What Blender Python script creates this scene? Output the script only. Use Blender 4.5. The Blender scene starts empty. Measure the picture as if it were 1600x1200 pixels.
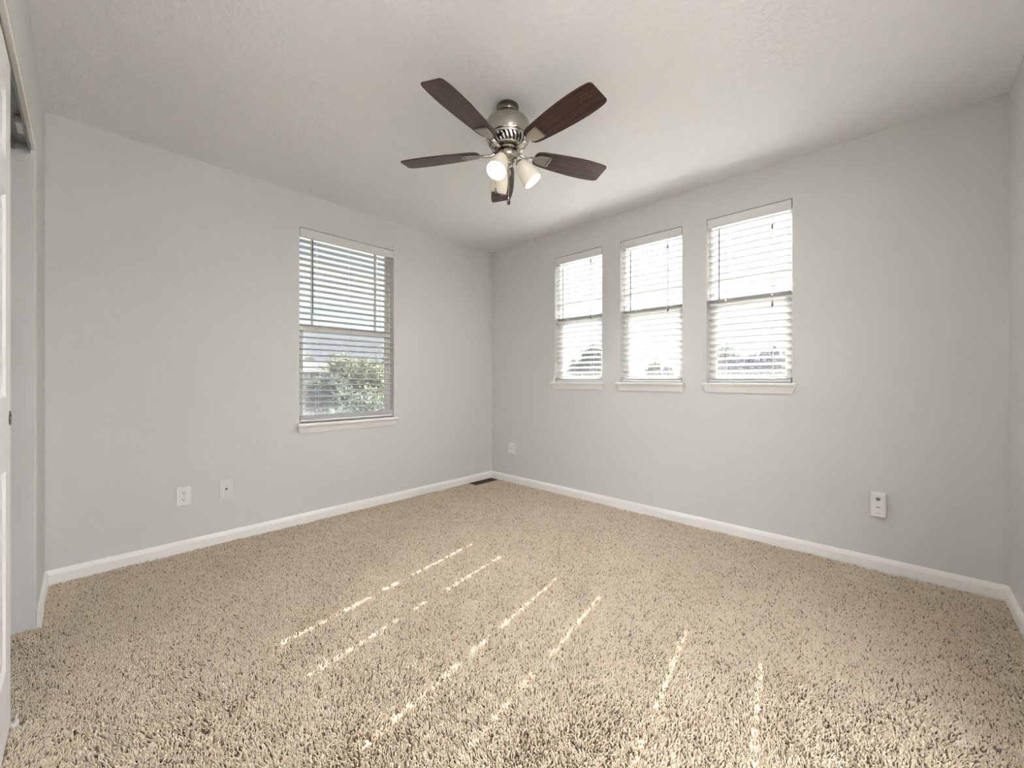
import bpy, bmesh, math, random
import numpy as np
from mathutils import Vector, Matrix

random.seed(7)
rng = np.random.default_rng(7)
PI = math.pi
scene = bpy.context.scene
COL = scene.collection

# ------------------------------------------------------------------ camera
# room frame: far corner of the two window walls at the origin, room towards -x / -y
CAM = Vector((-3.025, -3.161, 1.07))
cd = bpy.data.cameras.new('camera')
cam = bpy.data.objects.new('camera', cd)
COL.objects.link(cam)
cam.location = CAM
cam.rotation_euler = (math.radians(90), 0, math.radians(43.42 - 90))
cd.sensor_width = 36
cd.lens = 633 / 1600 * 36
cd.shift_y = -7 / 1600
cd.clip_start = 0.02
cd.clip_end = 500
scene.camera = cam

# ------------------------------------------------------------------ colour management
scene.view_settings.view_transform = 'Standard'
scene.view_settings.look = 'None'
scene.view_settings.gamma = 1
scene.view_settings.use_curve_mapping = False
scene.view_settings.exposure = 0.13

# ------------------------------------------------------------------ sky
world = bpy.data.worlds.new('world')
scene.world = world
world.use_nodes = True
wn, wl = world.node_tree.nodes, world.node_tree.links
wn.clear()
wo = wn.new('ShaderNodeOutputWorld')
bg = wn.new('ShaderNodeBackground')
sky = wn.new('ShaderNodeTexSky')
sky.sky_type = 'NISHITA'
sky.sun_disc = False
SUN_AZ = math.atan2(0.164, 1.0)          # sun stands over +x, slightly to +y
SUN_EL = math.radians(39.0)
sky.sun_elevation = SUN_EL
sky.sun_rotation = PI / 2 - SUN_AZ
tc = wn.new('ShaderNodeTexCoord')
mp = wn.new('ShaderNodeMapping')
mp.inputs['Scale'].default_value = (1.0, 1.0, 3.0)
nz = wn.new('ShaderNodeTexNoise')
nz.inputs['Scale'].default_value = 3.2
nz.inputs['Detail'].default_value = 6
rp = wn.new('ShaderNodeValToRGB')
rp.color_ramp.elements[0].position = 0.28
rp.color_ramp.elements[1].position = 0.52
mx = wn.new('ShaderNodeMix')
mx.data_type = 'RGBA'
sc_ = wn.new('ShaderNodeVectorMath')
sc_.operation = 'SCALE'
sc_.inputs['Scale'].default_value = 0.20
wl.new(tc.outputs['Generated'], mp.inputs['Vector'])
wl.new(mp.outputs['Vector'], nz.inputs['Vector'])
wl.new(nz.outputs['Fac'], rp.inputs['Fac'])
wl.new(rp.outputs['Color'], mx.inputs['Factor'])
wl.new(sky.outputs['Color'], sc_.inputs[0])
wl.new(sc_.outputs['Vector'], mx.inputs['A'])
mx.inputs['B'].default_value = (1.06, 1.09, 1.13, 1)
wl.new(mx.outputs['Result'], bg.inputs['Color'])
bg.inputs['Strength'].default_value = 1.0
wl.new(bg.outputs['Background'], wo.inputs['Surface'])
world.cycles.sampling_method = 'NONE'

# ------------------------------------------------------------------ sun
sd = bpy.data.lights.new('sun', 'SUN')
sd.energy = 62.0
sd.angle = math.radians(0.40)
sd.color = (1.0, 0.955, 0.89)
sun = bpy.data.objects.new('sun', sd)
COL.objects.link(sun)
sdir = Vector((math.cos(SUN_EL) * math.cos(SUN_AZ), math.cos(SUN_EL) * math.sin(SUN_AZ), math.sin(SUN_EL)))
sun.rotation_euler = sdir.to_track_quat('Z', 'Y').to_euler()
sun.location = (8, 2, 8)

BULB = 1200.0     # emission of the three fan bulbs
HALL_FILL = 600.0     # emission of the fill uplights added in the unseen hall

scene.cycles.use_light_tree = True
scene.cycles.max_bounces = 14
scene.cycles.diffuse_bounces = 8
scene.cycles.transparent_max_bounces = 16
scene.cycles.caustics_reflective = False
scene.cycles.caustics_refractive = False
scene.cycles.sample_clamp_indirect = 25.0

# ------------------------------------------------------------------ helpers
def mat(name, col, rough=0.6, metal=0.0, spec=0.4, bump=None, var=None, sheen=0.0):
    m = bpy.data.materials.new(name)
    m.use_nodes = True
    n, l = m.node_tree.nodes, m.node_tree.links
    b = n['Principled BSDF']
    b.inputs['Base Color'].default_value = (*col, 1)
    b.inputs['Roughness'].default_value = rough
    b.inputs['Metallic'].default_value = metal
    b.inputs['Specular IOR Level'].default_value = spec
    if sheen:
        b.inputs['Sheen Weight'].default_value = sheen
    t = n.new('ShaderNodeTexCoord')
    if var:
        scale, amt = var
        nn = n.new('ShaderNodeTexNoise')
        nn.inputs['Scale'].default_value = scale
        nn.inputs['Detail'].default_value = 4
        l.new(t.outputs['Object'], nn.inputs['Vector'])
        hs = n.new('ShaderNodeHueSaturation')
        hs.inputs['Color'].default_value = (*col, 1)
        mr = n.new('ShaderNodeMapRange')
        mr.inputs['From Min'].default_value = 0.3
        mr.inputs['From Max'].default_value = 0.7
        mr.inputs['To Min'].default_value = 1 - amt
        mr.inputs['To Max'].default_value = 1 + amt
        l.new(nn.outputs['Fac'], mr.inputs['Value'])
        l.new(mr.outputs['Result'], hs.inputs['Value'])
        l.new(hs.outputs['Color'], b.inputs['Base Color'])
    if bump:
        scale, strength, dist = bump
        nn = n.new('ShaderNodeTexNoise')
        nn.inputs['Scale'].default_value = scale
        nn.inputs['Detail'].default_value = 3
        l.new(t.outputs['Object'], nn.inputs['Vector'])
        bp = n.new('ShaderNodeBump')
        bp.inputs['Strength'].default_value = strength
        bp.inputs['Distance'].default_value = dist
        l.new(nn.outputs['Fac'], bp.inputs['Height'])
        l.new(bp.outputs['Normal'], b.inputs['Normal'])
    return m

def mat_knockdown():
    m = mat('ceiling_paint', (0.86, 0.86, 0.86), 0.75, spec=0.25)
    n, l = m.node_tree.nodes, m.node_tree.links
    b = n['Principled BSDF']
    t = n.new('ShaderNodeTexCoord')
    a = n.new('ShaderNodeTexNoise'); a.inputs['Scale'].default_value = 42; a.inputs['Detail'].default_value = 4
    a.inputs['Roughness'].default_value = 0.6
    r = n.new('ShaderNodeValToRGB')
    r.color_ramp.elements[0].position = 0.47
    r.color_ramp.elements[1].position = 0.56
    l.new(t.outputs['Object'], a.inputs['Vector'])
    l.new(a.outputs['Fac'], r.inputs['Fac'])
    bp = n.new('ShaderNodeBump'); bp.inputs['Strength'].default_value = 0.55; bp.inputs['Distance'].default_value = 0.0022
    l.new(r.outputs['Color'], bp.inputs['Height'])
    l.new(bp.outputs['Normal'], b.inputs['Normal'])
    return m

def mat_slat(name, transl, alb=0.50):
    m = bpy.data.materials.new(name); m.use_nodes = True
    n, l = m.node_tree.nodes, m.node_tree.links
    n.remove(n['Principled BSDF']); o = n['Material Output']
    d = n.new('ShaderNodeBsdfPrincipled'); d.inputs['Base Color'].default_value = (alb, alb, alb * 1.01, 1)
    d.inputs['Roughness'].default_value = 0.4
    nz = n.new('ShaderNodeTexNoise'); nz.inputs['Scale'].default_value = 60
    t = n.new('ShaderNodeTexCoord'); l.new(t.outputs['Object'], nz.inputs['Vector'])
    bp = n.new('ShaderNodeBump'); bp.inputs['Strength'].default_value = 0.1; bp.inputs['Distance'].default_value = 0.0005
    l.new(nz.outputs['Fac'], bp.inputs['Height']); l.new(bp.outputs['Normal'], d.inputs['Normal'])
    tr = n.new('ShaderNodeBsdfTranslucent'); tr.inputs['Color'].default_value = (0.9, 0.9, 0.88, 1)
    mxs = n.new('ShaderNodeMixShader'); mxs.inputs['Fac'].default_value = transl
    l.new(d.outputs[0], mxs.inputs[1]); l.new(tr.outputs[0], mxs.inputs[2]); l.new(mxs.outputs[0], o.inputs['Surface'])
    return m

def mat_glass():
    m = bpy.data.materials.new('window_glass'); m.use_nodes = True
    n, l = m.node_tree.nodes, m.node_tree.links
    n.remove(n['Principled BSDF']); o = n['Material Output']
    tr = n.new('ShaderNodeBsdfTransparent'); tr.inputs['Color'].default_value = (0.96, 0.98, 0.98, 1)
    g = n.new('ShaderNodeBsdfGlossy'); g.inputs['Roughness'].default_value = 0.02
    f = n.new('ShaderNodeFresnel'); f.inputs['IOR'].default_value = 1.35
    mxs = n.new('ShaderNodeMixShader')
    l.new(f.outputs[0], mxs.inputs['Fac']); l.new(tr.outputs[0], mxs.inputs[1]); l.new(g.outputs[0], mxs.inputs[2])
    l.new(mxs.outputs[0], o.inputs['Surface'])
    return m

def mat_screen(f=0.25):
    m = bpy.data.materials.new('insect_screen'); m.use_nodes = True
    n, l = m.node_tree.nodes, m.node_tree.links
    n.remove(n['Principled BSDF']); o = n['Material Output']
    tr = n.new('ShaderNodeBsdfTransparent')
    g = n.new('ShaderNodeBsdfDiffuse'); g.inputs['Color'].default_value = (0.50, 0.52, 0.57, 1)
    mxs = n.new('ShaderNodeMixShader'); mxs.inputs['Fac'].default_value = f
    l.new(tr.outputs[0], mxs.inputs[1]); l.new(g.outputs[0], mxs.inputs[2]); l.new(mxs.outputs[0], o.inputs['Surface'])
    return m

def mat_wood():
    m = mat('walnut_blade', (0.08, 0.035, 0.028), 0.32, spec=0.5)
    n, l = m.node_tree.nodes, m.node_tree.links
    b = n['Principled BSDF']
    t = n.new('ShaderNodeTexCoord')
    mp = n.new('ShaderNodeMapping'); mp.inputs['Scale'].default_value = (3.0, 55.0, 10.0)
    nn = n.new('ShaderNodeTexNoise'); nn.inputs['Scale'].default_value = 1.6; nn.inputs['Detail'].default_value = 7
    nn.inputs['Distortion'].default_value = 0.6
    r = n.new('ShaderNodeValToRGB')
    r.color_ramp.elements[0].position = 0.32; r.color_ramp.elements[0].color = (0.024, 0.009, 0.008, 1)
    r.color_ramp.elements[1].position = 0.72; r.color_ramp.elements[1].color = (0.105, 0.050, 0.040, 1)
    l.new(t.outputs['Object'], mp.inputs['Vector']); l.new(mp.outputs['Vector'], nn.inputs['Vector'])
    l.new(nn.outputs['Fac'], r.inputs['Fac']); l.new(r.outputs['Color'], b.inputs['Base Color'])
    return m

def mat_carpet():
    m = bpy.data.materials.new('carpet_yarn'); m.use_nodes = True
    n, l = m.node_tree.nodes, m.node_tree.links
    b = n['Principled BSDF']
    b.inputs['Roughness'].default_value = 0.95
    b.inputs['Specular IOR Level'].default_value = 0.1
    a = n.new('ShaderNodeAttribute'); a.attribute_name = 'tint_shade'
    r = n.new('ShaderNodeValToRGB')
    e = r.color_ramp.elements
    e[0].position = 0.0; e[0].color = (0.16, 0.11, 0.07, 1)  # dark end imitates shade between tufts
    e[1].position = 1.0; e[1].color = (0.86, 0.77, 0.64, 1)
    k = e.new(0.22); k.color = (0.66, 0.55, 0.405, 1)
    k = e.new(0.7); k.color = (0.83, 0.71, 0.55, 1)
    l.new(a.outputs['Fac'], r.inputs['Fac']); l.new(r.outputs['Color'], b.inputs['Base Color'])
    return m

def mat_emit(name, col, s):
    m = bpy.data.materials.new(name); m.use_nodes = True
    n, l = m.node_tree.nodes, m.node_tree.links
    n.remove(n['Principled BSDF'])
    e = n.new('ShaderNodeEmission'); e.inputs['Color'].default_value = (*col, 1); e.inputs['Strength'].default_value = s
    l.new(e.outputs[0], n['Material Output'].inputs['Surface'])
    m.cycles.emission_sampling = 'FRONT'
    return m

def mat_leaf(name, c1, c2):
    m = bpy.data.materials.new(name); m.use_nodes = True
    n, l = m.node_tree.nodes, m.node_tree.links
    n.remove(n['Principled BSDF']); o = n['Material Output']
    t = n.new('ShaderNodeTexCoord')
    nn = n.new('ShaderNodeTexNoise'); nn.inputs['Scale'].default_value = 1.5; nn.inputs['Detail'].default_value = 5
    r = n.new('ShaderNodeValToRGB')
    r.color_ramp.elements[0].position = 0.35; r.color_ramp.elements[0].color = (*c1, 1)
    r.color_ramp.elements[1].position = 0.65; r.color_ramp.elements[1].color = (*c2, 1)
    l.new(t.outputs['Object'], nn.inputs['Vector']); l.new(nn.outputs['Fac'], r.inputs['Fac'])
    d = n.new('ShaderNodeBsdfDiffuse'); tr = n.new('ShaderNodeBsdfTranslucent')
    l.new(r.outputs['Color'], d.inputs['Color']); l.new(r.outputs['Color'], tr.inputs['Color'])
    mxs = n.new('ShaderNodeMixShader'); mxs.inputs['Fac'].default_value = 0.3
    l.new(d.outputs[0], mxs.inputs[1]); l.new(tr.outputs[0], mxs.inputs[2]); l.new(mxs.outputs[0], o.inputs['Surface'])
    return m

M = dict(
    wall=mat('wall_paint', (0.655, 0.65, 0.632), 0.7, spec=0.25, bump=(140, 0.35, 0.0012)),
    ceiling=mat_knockdown(),
    hallwall=mat('fill_hall_paint', (0.83, 0.83, 0.83), 0.7, spec=0.2, bump=(140, 0.3, 0.001)),
    hallfloor=mat('fill_hall_carpet', (0.50, 0.43, 0.34), 0.95, spec=0.1, bump=(300, 0.5, 0.003)),
    uplight=mat_emit('fill_uplight_glow', (0.945, 0.97, 1.03), HALL_FILL),  # glow of the added fill lamps, out of view
    trim=mat('trim_paint', (0.88, 0.865, 0.825), 0.4, spec=0.45, bump=(30, 0.05, 0.0005)),
    door=mat('door_paint', (0.82, 0.81, 0.79), 0.4, spec=0.45, bump=(220, 0.1, 0.0004)),
    vinyl=mat('vinyl_frame', (0.80, 0.78, 0.73), 0.4, bump=(30, 0.03, 0.0005)),
    slat=mat_slat('slat_vinyl_sunlit_copy', 0.02),  # vinyl colour darkened to hold back the sun's glare on it
    slat_shaded=mat_slat('slat_vinyl_shaded_copy', 0.05, 0.70),  # same vinyl, lighter copy for the blind out of the sun
    valance=mat('valance_vinyl', (0.72, 0.715, 0.71), 0.45, bump=(60, 0.05, 0.0005)),
    cord=mat('white_cord', (0.62, 0.62, 0.62), 0.8, bump=(900, 0.3, 0.0003)),
    wand=mat('backlit_plastic', (0.16, 0.17, 0.18), 0.25, bump=(200, 0.05, 0.0003)),  # clear plastic given the dark look it has against the light
    bead=mat('grey_bead', (0.42, 0.42, 0.40), 0.4, bump=(200, 0.05, 0.0003)),
    glass=mat_glass(),
    screen=mat_screen(0.30),
    screen_b=mat_screen(0.12),
    plate=mat('white_plastic', (0.80, 0.79, 0.78), 0.35, bump=(300, 0.05, 0.0003)),
    almond=mat('almond_plastic', (0.72, 0.71, 0.66), 0.4, bump=(300, 0.05, 0.0003)),
    dark=mat('dark_slot', (0.02, 0.02, 0.02), 0.6, bump=(300, 0.05, 0.0003)),
    print=mat('dark_print', (0.12, 0.12, 0.12), 0.6, bump=(300, 0.05, 0.0003)),
    vent=mat('brown_register', (0.075, 0.05, 0.034), 0.45, metal=0.3, bump=(200, 0.1, 0.0004)),
    nickel=mat('brushed_nickel', (0.42, 0.395, 0.35), 0.26, metal=1.0, bump=(300, 0.05, 0.0003)),
    chrome=mat('polished_nickel', (0.70, 0.68, 0.65), 0.10, metal=1.0, bump=(100, 0.02, 0.0002)),
    dnickel=mat('dark_nickel', (0.20, 0.18, 0.15), 0.25, metal=1.0, bump=(300, 0.05, 0.0003)),
    wood=mat_wood(),
    fob=mat('dark_wood_fob', (0.03, 0.015, 0.01), 0.3, var=(50, 0.2)),
    track=mat('steel_track', (0.36, 0.37, 0.37), 0.4, metal=0.8, var=(20, 0.1)),
    carpet=mat_carpet(),
    backing=mat('carpet_backing', (0.16, 0.12, 0.08), 0.95, spec=0.1, var=(60, 0.2)),  # coloured dark to deepen the shade between tufts
    bulb=mat_emit('bulb_glow', (0.945, 0.97, 1.02), BULB),
    leaf_light=mat_leaf('leaf_light', (0.16, 0.19, 0.12), (0.34, 0.35, 0.22)),
    leaf_mid=mat_leaf('leaf_mid', (0.12, 0.14, 0.12), (0.23, 0.25, 0.205)),
    leaf_plum=mat_leaf('leaf_plum', (0.055, 0.05, 0.075), (0.11, 0.10, 0.13)),
    bark=mat('bark', (0.12, 0.09, 0.07), 0.9, bump=(20, 0.5, 0.02)),
    stucco=mat('house_siding', (0.15, 0.14, 0.14), 0.8, var=(3, 0.08)),
    stucco2=mat('house_siding_tan', (0.16, 0.145, 0.13), 0.8, var=(3, 0.08)),
    roof=mat('roof_shingle', (0.08, 0.078, 0.082), 0.9, var=(6, 0.2), bump=(12, 0.4, 0.02)),
    hglass=mat('house_glass', (0.05, 0.06, 0.08), 0.15, var=(3, 0.1)),
    white=mat('white_siding', (0.25, 0.25, 0.25), 0.6, var=(5, 0.05)),
    grass=mat('lawn', (0.18, 0.185, 0.155), 0.95, var=(0.6, 0.35)),
    gravel=mat('pale_gravel', (0.27, 0.26, 0.24), 0.95, var=(2.0, 0.15)),
    hill=mat('far_hill', (0.10, 0.11, 0.13), 0.95, var=(0.05, 0.15)),
)

# frosted shade: cream glass, glows a little from the bulb inside
def mat_shade():
    m = bpy.data.materials.new('frosted_shade'); m.use_nodes = True
    n, l = m.node_tree.nodes, m.node_tree.links
    b = n['Principled BSDF']; o = n['Material Output']
    b.inputs['Base Color'].default_value = (0.80, 0.76, 0.66, 1)
    b.inputs['Roughness'].default_value = 0.35
    t = n.new('ShaderNodeTexCoord'); nn = n.new('ShaderNodeTexNoise'); nn.inputs['Scale'].default_value = 14
    bp = n.new('ShaderNodeBump'); bp.inputs['Strength'].default_value = 0.05; bp.inputs['Distance'].default_value = 0.001
    l.new(t.outputs['Object'], nn.inputs['Vector']); l.new(nn.outputs['Fac'], bp.inputs['Height']); l.new(bp.outputs['Normal'], b.inputs['Normal'])
    tr = n.new('ShaderNodeBsdfTranslucent'); tr.inputs['Color'].default_value = (0.80, 0.72, 0.56, 1)
    mxs = n.new('ShaderNodeMixShader'); mxs.inputs['Fac'].default_value = 0.025
    l.new(b.outputs[0], mxs.inputs[1]); l.new(tr.outputs[0], mxs.inputs[2]); l.new(mxs.outputs[0], o.inputs['Surface'])
    return m
M['shade'] = mat_shade()

def link(name, bm, m, parent=None, smooth=False, bevel=0.0):
    bmesh.ops.recalc_face_normals(bm, faces=bm.faces[:])
    me = bpy.data.meshes.new(name)
    bm.to_mesh(me); bm.free()
    mm = M[m] if isinstance(m, str) else m
    me.materials.append(mm)
    if smooth:
        me.polygons.foreach_set('use_smooth', [True] * len(me.polygons))
    o = bpy.data.objects.new(name, me)
    COL.objects.link(o)
    if parent is not None:
        o.parent = parent
    if bevel:
        b = o.modifiers.new('bevel', 'BEVEL'); b.width = bevel; b.segments = 2; b.limit_method = 'ANGLE'
    return o

def empty(name, loc, rz=0.0):
    o = bpy.data.objects.new(name, None)
    o.empty_display_size = 0.1
    COL.objects.link(o)
    o.location = loc
    o.rotation_euler = (0, 0, rz)
    return o

def tag(o, label, cat, group=None, kind=None):
    o['label'] = label; o['category'] = cat
    if group: o['group'] = group
    if kind: o['kind'] = kind
    return o

def struct(o):
    o['kind'] = 'structure'
    return o

def box(bm, x0, x1, y0, y1, z0, z1, mtx=None):
    v = [bm.verts.new(p) for p in ((x0,y0,z0),(x1,y0,z0),(x1,y1,z0),(x0,y1,z0),(x0,y0,z1),(x1,y0,z1),(x1,y1,z1),(x0,y1,z1))]
    for f in ((0,3,2,1),(4,5,6,7),(0,1,5,4),(1,2,6,5),(2,3,7,6),(3,0,4,7)):
        bm.faces.new([v[i] for i in f])
    if mtx is not None:
        bmesh.ops.transform(bm, matrix=mtx, verts=v)
    return v

def lathe(bm, prof, seg=40, mtx=None, cap=True):
    rings = []
    for r, z in prof:
        rings.append([bm.verts.new((r*math.cos(2*PI*k/seg), r*math.sin(2*PI*k/seg), z)) for k in range(seg)])
    for a, b in zip(rings, rings[1:]):
        for k in range(seg):
            bm.faces.new((a[k], a[(k+1)%seg], b[(k+1)%seg], b[k]))
    if cap:
        if prof[0][0] > 1e-6: bm.faces.new(rings[0])
        if prof[-1][0] > 1e-6: bm.faces.new(rings[-1])
    if mtx is not None:
        bmesh.ops.transform(bm, matrix=mtx, verts=[v for r in rings for v in r])
    return rings

def tube(bm, pts, rad, seg=8):
    pts = [Vector(p) for p in pts]
    rings = []
    for i, p in enumerate(pts):
        d = (pts[min(i+1, len(pts)-1)] - pts[max(i-1, 0)]).normalized()
        up = Vector((0,0,1)) if abs(d.z) < 0.9 else Vector((1,0,0))
        a = d.cross(up).normalized(); b = d.cross(a)
        r = rad[i] if isinstance(rad, (list, tuple)) else rad
        rings.append([bm.verts.new(p + a*r*math.cos(2*PI*k/seg) + b*r*math.sin(2*PI*k/seg)) for k in range(seg)])
    for a, b in zip(rings, rings[1:]):
        for k in range(seg):
            bm.faces.new((a[k], a[(k+1)%seg], b[(k+1)%seg], b[k]))
    bm.faces.new(rings[0]); bm.faces.new(rings[-1])

def prism(bm, outline, z0, z1):
    a = [bm.verts.new((x, y, z0)) for x, y in outline]
    b = [bm.verts.new((x, y, z1)) for x, y in outline]
    n = len(a)
    bm.faces.new(a); bm.faces.new(b)
    for k in range(n):
        bm.faces.new((a[k], a[(k+1)%n], b[(k+1)%n], b[k]))
    return a + b

# ------------------------------------------------------------------ dimensions
H = 2.44
XL, YD = -3.163, -3.554          # closet wall plane, fourth wall plane
WT = 0.15                        # outer wall thickness
JY = -0.515                      # closet opening starts here
HDR = 2.055                      # closet header underside
CT = 0.115                       # closet wall thickness
WIN_A = dict(s0=-1.943, s1=-1.176, z0=0.733, z1=2.188)
WIN_B = [dict(s0=0.850, s1=1.353, z0=1.035, z1=2.203),
         dict(s0=1.521, s1=2.023, z0=1.035, z1=2.200),
         dict(s0=2.192, s1=2.6965, z0=1.035, z1=2.198)]

# ------------------------------------------------------------------ walls
def wall_holes(name, smin, smax, holes, rz, t=WT):
    """wall with real openings; local s = along the wall, n = outward"""
    ss = sorted({smin, smax, *[h['s0'] for h in holes], *[h['s1'] for h in holes]})
    zs = sorted({-0.02, H, *[h['z0'] for h in holes], *[h['z1'] for h in holes]})
    bm = bmesh.new()
    def hole(s, z):
        return any(h['s0'] < s < h['s1'] and h['z0'] < z < h['z1'] for h in holes)
    for a, b in zip(ss, ss[1:]):
        for c, d in zip(zs, zs[1:]):
            if hole((a+b)/2, (c+d)/2): continue
            for n in (0, t):
                bm.faces.new([bm.verts.new(p) for p in ((a,n,c),(b,n,c),(b,n,d),(a,n,d))])
    for h in holes:
        q = ((h['s0'],h['z0']),(h['s1'],h['z0']),(h['s1'],h['z1']),(h['s0'],h['z1']))
        for k in range(4):
            (a, c), (b, d) = q[k], q[(k+1)%4]
            bm.faces.new([bm.verts.new(p) for p in ((a,0,c),(b,0,d),(b,t,d),(a,t,c))])
    for p0, p1 in (((smin,-0.02),(smin,H)), ((smax,-0.02),(smax,H)), ((smin,H),(smax,H)), ((smin,-0.02),(smax,-0.02))):
        bm.faces.new([bm.verts.new(p) for p in ((p0[0],0,p0[1]),(p1[0],0,p1[1]),(p1[0],t,p1[1]),(p0[0],t,p0[1]))])
    bmesh.ops.remove_doubles(bm, verts=bm.verts[:], dist=1e-5)
    o = link(name, bm, 'wall')
    o.rotation_euler = (0, 0, rz)
    return struct(o)

wall_holes('wall_left', XL - 0.95, WT, [WIN_A], 0)
wall_holes('wall_right', 0.0, -YD + WT, WIN_B, -PI/2)

HX0, HX1 = -3.10, -1.70          # opening added behind the camera to let fill light in
bm = bmesh.new()
box(bm, XL - 0.95, HX0, YD - 0.12, YD, -0.02, H); box(bm, HX1, 0, YD - 0.12, YD, -0.02, H); box(bm, HX0, HX1, YD - 0.12, YD, 2.34, H)
struct(link('wall_side', bm, 'wall'))
# unseen hall, added to bounce fill light into the room
HY = YD - 0.12
bm = bmesh.new(); box(bm, -4.4, -0.8, HY - 1.7, HY - 1.6, -0.02, H); struct(link('wall_fill_hall_far', bm, 'hallwall'))
bm = bmesh.new(); box(bm, -4.5, -4.4, HY - 1.7, HY, -0.02, H); struct(link('wall_fill_hall_left', bm, 'hallwall'))
bm = bmesh.new(); box(bm, -0.8, -0.7, HY - 1.7, HY, -0.02, H); struct(link('wall_fill_hall_right', bm, 'hallwall'))
bm = bmesh.new(); box(bm, -4.5, -0.7, HY - 1.7, HY, H, H + 0.1); struct(link('ceiling_fill_hall', bm, 'hallwall'))
bm = bmesh.new(); box(bm, -4.5, -0.7, HY - 1.7, HY, -0.15, 0.006); struct(link('floor_fill_hall', bm, 'hallfloor'))
bm = bmesh.new()
box(bm, XL - CT, XL, JY, 0, -0.02, H)
struct(link('wall_closet_return', bm, 'wall', bevel=0.006))
bm = bmesh.new()
box(bm, XL - CT, XL, -2.95, JY, HDR, H)
struct(link('wall_closet_header', bm, 'wall'))
bm = bmesh.new()
box(bm, XL - CT, XL, YD, -2.95, -0.02, H)
struct(link('wall_closet_pier', bm, 'wall'))
bm = bmesh.new(); box(bm, XL - 0.95, XL - 0.85, YD, 0, -0.02, H); struct(link('wall_closet_back', bm, 'wall'))

bm = bmesh.new(); box(bm, XL - 0.95, WT, YD - 0.12, WT, H, H + 0.12); struct(link('ceiling', bm, 'ceiling'))
bm = bmesh.new(); box(bm, XL - 0.95, WT, YD - 0.12, WT, -0.15, 0.006); struct(link('floor', bm, 'backing'))

# ------------------------------------------------------------------ baseboards
def baseboard(name, p0, p1, inward, miter0=0.0, miter1=0.0):
    prof = [(0, 0.0), (0.014, 0.0), (0.014, 0.060), (0.012, 0.066), (0.0105, 0.072), (0.006, 0.079), (0.003, 0.084), (0, 0.084)]
    d = (Vector(p1) - Vector(p0)); L = d.length; d.normalize(); n = Vector(inward)
    bm = bmesh.new(); rings = []
    for s, mi in ((0, miter0), (L, -miter1)):
        rings.append([bm.verts.new(Vector(p0) + d*(s + mi*a/0.013*0.013) + n*a + Vector((0,0,b+0.004))) for a, b in prof])
    for k in range(len(prof)):
        j = (k+1) % len(prof)
        bm.faces.new((rings[0][k], rings[0][j], rings[1][j], rings[1][k]))
    bm.faces.new(rings[0]); bm.faces.new(rings[1])
    return struct(link(name, bm, 'trim'))
baseboard('baseboard_left', (XL, 0, 0), (0, 0, 0), (0, -1, 0), 1, 1)
baseboard('baseboard_right', (0, 0, 0), (0, YD, 0), (-1, 0, 0), 1, 1)
baseboard('baseboard_side', (0, YD, 0), (HX1 + 0.02, YD, 0), (0, 1, 0), 1, 0)
baseboard('baseboard_closet', (XL, JY - 0.004, 0), (XL, 0, 0), (1, 0, 0), 0, 1)
baseboard('baseboard_pier', (XL, YD, 0), (XL, -2.95, 0), (1, 0, 0), 1, 0)

# ------------------------------------------------------------------ windows
def ring_frame(bm, s0, s1, z0, z1, w, n0, n1, wb=None, wt=None):
    wb = w if wb is None else wb; wt = w if wt is None else wt
    box(bm, s0, s0+w, n0, n1, z0, z1); box(bm, s1-w, s1, n0, n1, z0, z1)
    box(bm, s0+w, s1-w, n0, n1, z0, z0+wb); box(bm, s0+w, s1-w, n0, n1, z1-wt, z1)

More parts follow.
